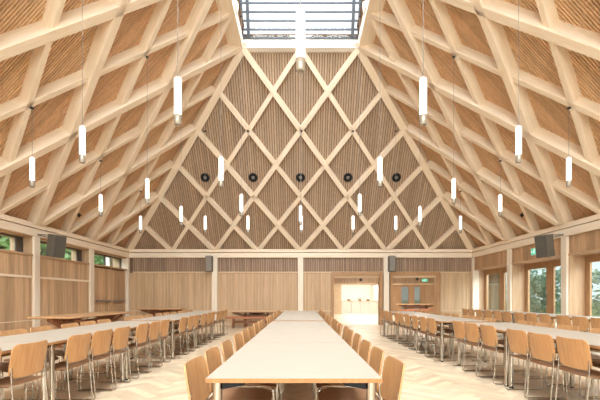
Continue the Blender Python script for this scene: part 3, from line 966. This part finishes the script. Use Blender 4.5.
def exit_sign(loc, rz, w, h, label):
    e = empty('exit_sign', loc, rz, label, 'exit sign')
    MB().box(-w / 2, w / 2, -.03, 0, -h / 2, h / 2).build('housing', M['white'], e, bevel=.005)
    MB().box(-w / 2 + .015, w / 2 - .015, -.034, -.03, -h / 2 + .015, h / 2 - .015).build('face', M['sign'], e)
    s = MB(); u = h / 10
    # doorway, running figure and arrow
    s.box(w * .10, w * .12, -.037, -.034, -3.2 * u, 3.2 * u); s.box(w * .10, w * .30, -.037, -.034, 2.8 * u, 3.2 * u); s.box(w * .28, w * .30, -.037, -.034, -3.2 * u, 3.2 * u)
    s.cyl((w * .0, -.037, 2.4 * u), (w * .0, -.034, 2.4 * u), .75 * u, 10)
    s.bar((0, -.0355, 1.4 * u), (-w * .04, -.0355, -.6 * u), .003, 1.1 * u, (1, 0, 0)); s.bar((-w * .04, -.0355, -.6 * u), (w * .03, -.0355, -1.8 * u), .003, .7 * u, (1, 0, 0))
    s.bar((-w * .04, -.0355, -.6 * u), (-w * .12, -.0355, -2.8 * u), .003, .7 * u, (1, 0, 0)); s.bar((0, -.0355, 1.2 * u), (w * .07, -.0355, .2 * u), .003, .5 * u, (1, 0, 0))
    s.bar((-w * .38, -.0355, 0), (-w * .18, -.0355, 0), .003, .7 * u, (0, 0, 1))
    s.bar((-w * .40, -.0355, 0), (-w * .32, -.0355, 1.4 * u), .003, .6 * u, (1, 0, 0)); s.bar((-w * .40, -.0355, 0), (-w * .32, -.0355, -1.4 * u), .003, .6 * u, (1, 0, 0))
    s.build('symbol', M['signwhite'], e)
exit_sign((HW + .06, 12.38, 2.585), R(-90), .36, .22, 'green running-man exit sign on the timber band beside the wall speaker')
exit_sign((8.55, YW - .06, 2.33), 0, .42, .22, 'small green exit sign seen through the second doorway')

for s in (-1, 1):
    no = nout_side(s); tt = .10
    p = V((s * (HW - RUN * tt), 12.1, ZE + RISE * tt)) + no * (OFF - .01)
    e = empty('spotlight', p, 0, 'small black spotlight in the roof lattice above the ' + ('high windows' if s < 0 else 'glazed doors'), 'spotlight', None)
    MB().cyl((0, 0, 0), -no * .10, .02, 8).build('stem', M['black'], e, fix=False)
    MB().cyl(-no * .10 + V((-s * -.06, -.05, .02)), -no * .12 + V((-s * .08, .06, -.10)), .055, 12).build('lamp_head', M['black'], e, fix=False)

# ------------------------------------------------------------------ greenery outside
def tree(name, x, y, h, rx, rz_, n, mat, label, grp, trunk=True, leaf=.16):
    e = empty(name, (x, y, -.25), random.uniform(0, 6), label, 'tree' if trunk else 'shrub', grp)
    if trunk:
        t = MB(); t.tube([(0, 0, 0), (.08, .05, h * .35), (-.05, .08, h * .75)], .13, 8, .3)
        for k in range(7):
            a = k * .9; t.tube([(0, .05, h * (.3 + .05 * k)), (math.cos(a) * rx * .6, math.sin(a) * rx * .6, h * (.5 + .05 * k))], .04, 6)
        t.build('trunk', M['bark'], e, fix=False)
    b = MB(); cl = [(random.uniform(-1, 1), random.uniform(-1, 1), random.uniform(-1, 1)) for _ in range(28)]
    for i in range(n):
        c = random.choice(cl); q = V((c[0] * rx * .7, c[1] * rx * .7, c[2] * rz_ * .75))
        q += V((random.gauss(0, .28) * rx * .6, random.gauss(0, .28) * rx * .6, random.gauss(0, .25) * rz_ * .7))
        q.z += h - rz_
        u = V((random.uniform(-1, 1), random.uniform(-1, 1), random.uniform(-.6, .6))).normalized() * leaf
        w = u.cross(V((random.uniform(-1, 1), random.uniform(-1, 1), random.uniform(-1, 1)))).normalized() * leaf * .5
        b.add([q - u, q + w, q + u, q - w], [(0, 1, 2, 3)])
    b.build('crown', M[mat], e, fix=False)
TW = ['beyond the first bay', 'second along the row', 'third along the row', 'fourth along the row', 'fifth along the row', 'sixth along the row', 'last of the row']
for i, (x, y, h) in enumerate(((-13.0, 10.0, 5.6), (-13.6, 13.6, 6.2), (-13.0, 17.2, 5.6), (-13.8, 20.8, 6.4), (-13.2, 24.6, 6.0), (-13.8, 28.6, 6.4), (-13.4, 32.8, 6.2))):
    tree('broadleaf_tree', x, y, h, 1.45, 2.5, 2400, 'leaf', 'leafy green tree outside the high windows, ' + TW[i], 'trees outside the high windows', True, .24)
for i, (x, y) in enumerate(((16.0, 12.5), (17.5, 17.0), (18, 22.0), (16.5, 27))):
    tree('garden_shrub', x, y, 3.3, 2.0, 1.6, 2200, 'leaf2', 'pale green shrub outside the glazed doors, ' + ['first beyond the paving', 'second beyond the paving', 'third beyond the paving', 'farthest along the paving'][i], 'shrubs outside the glazed doors', False, .16)
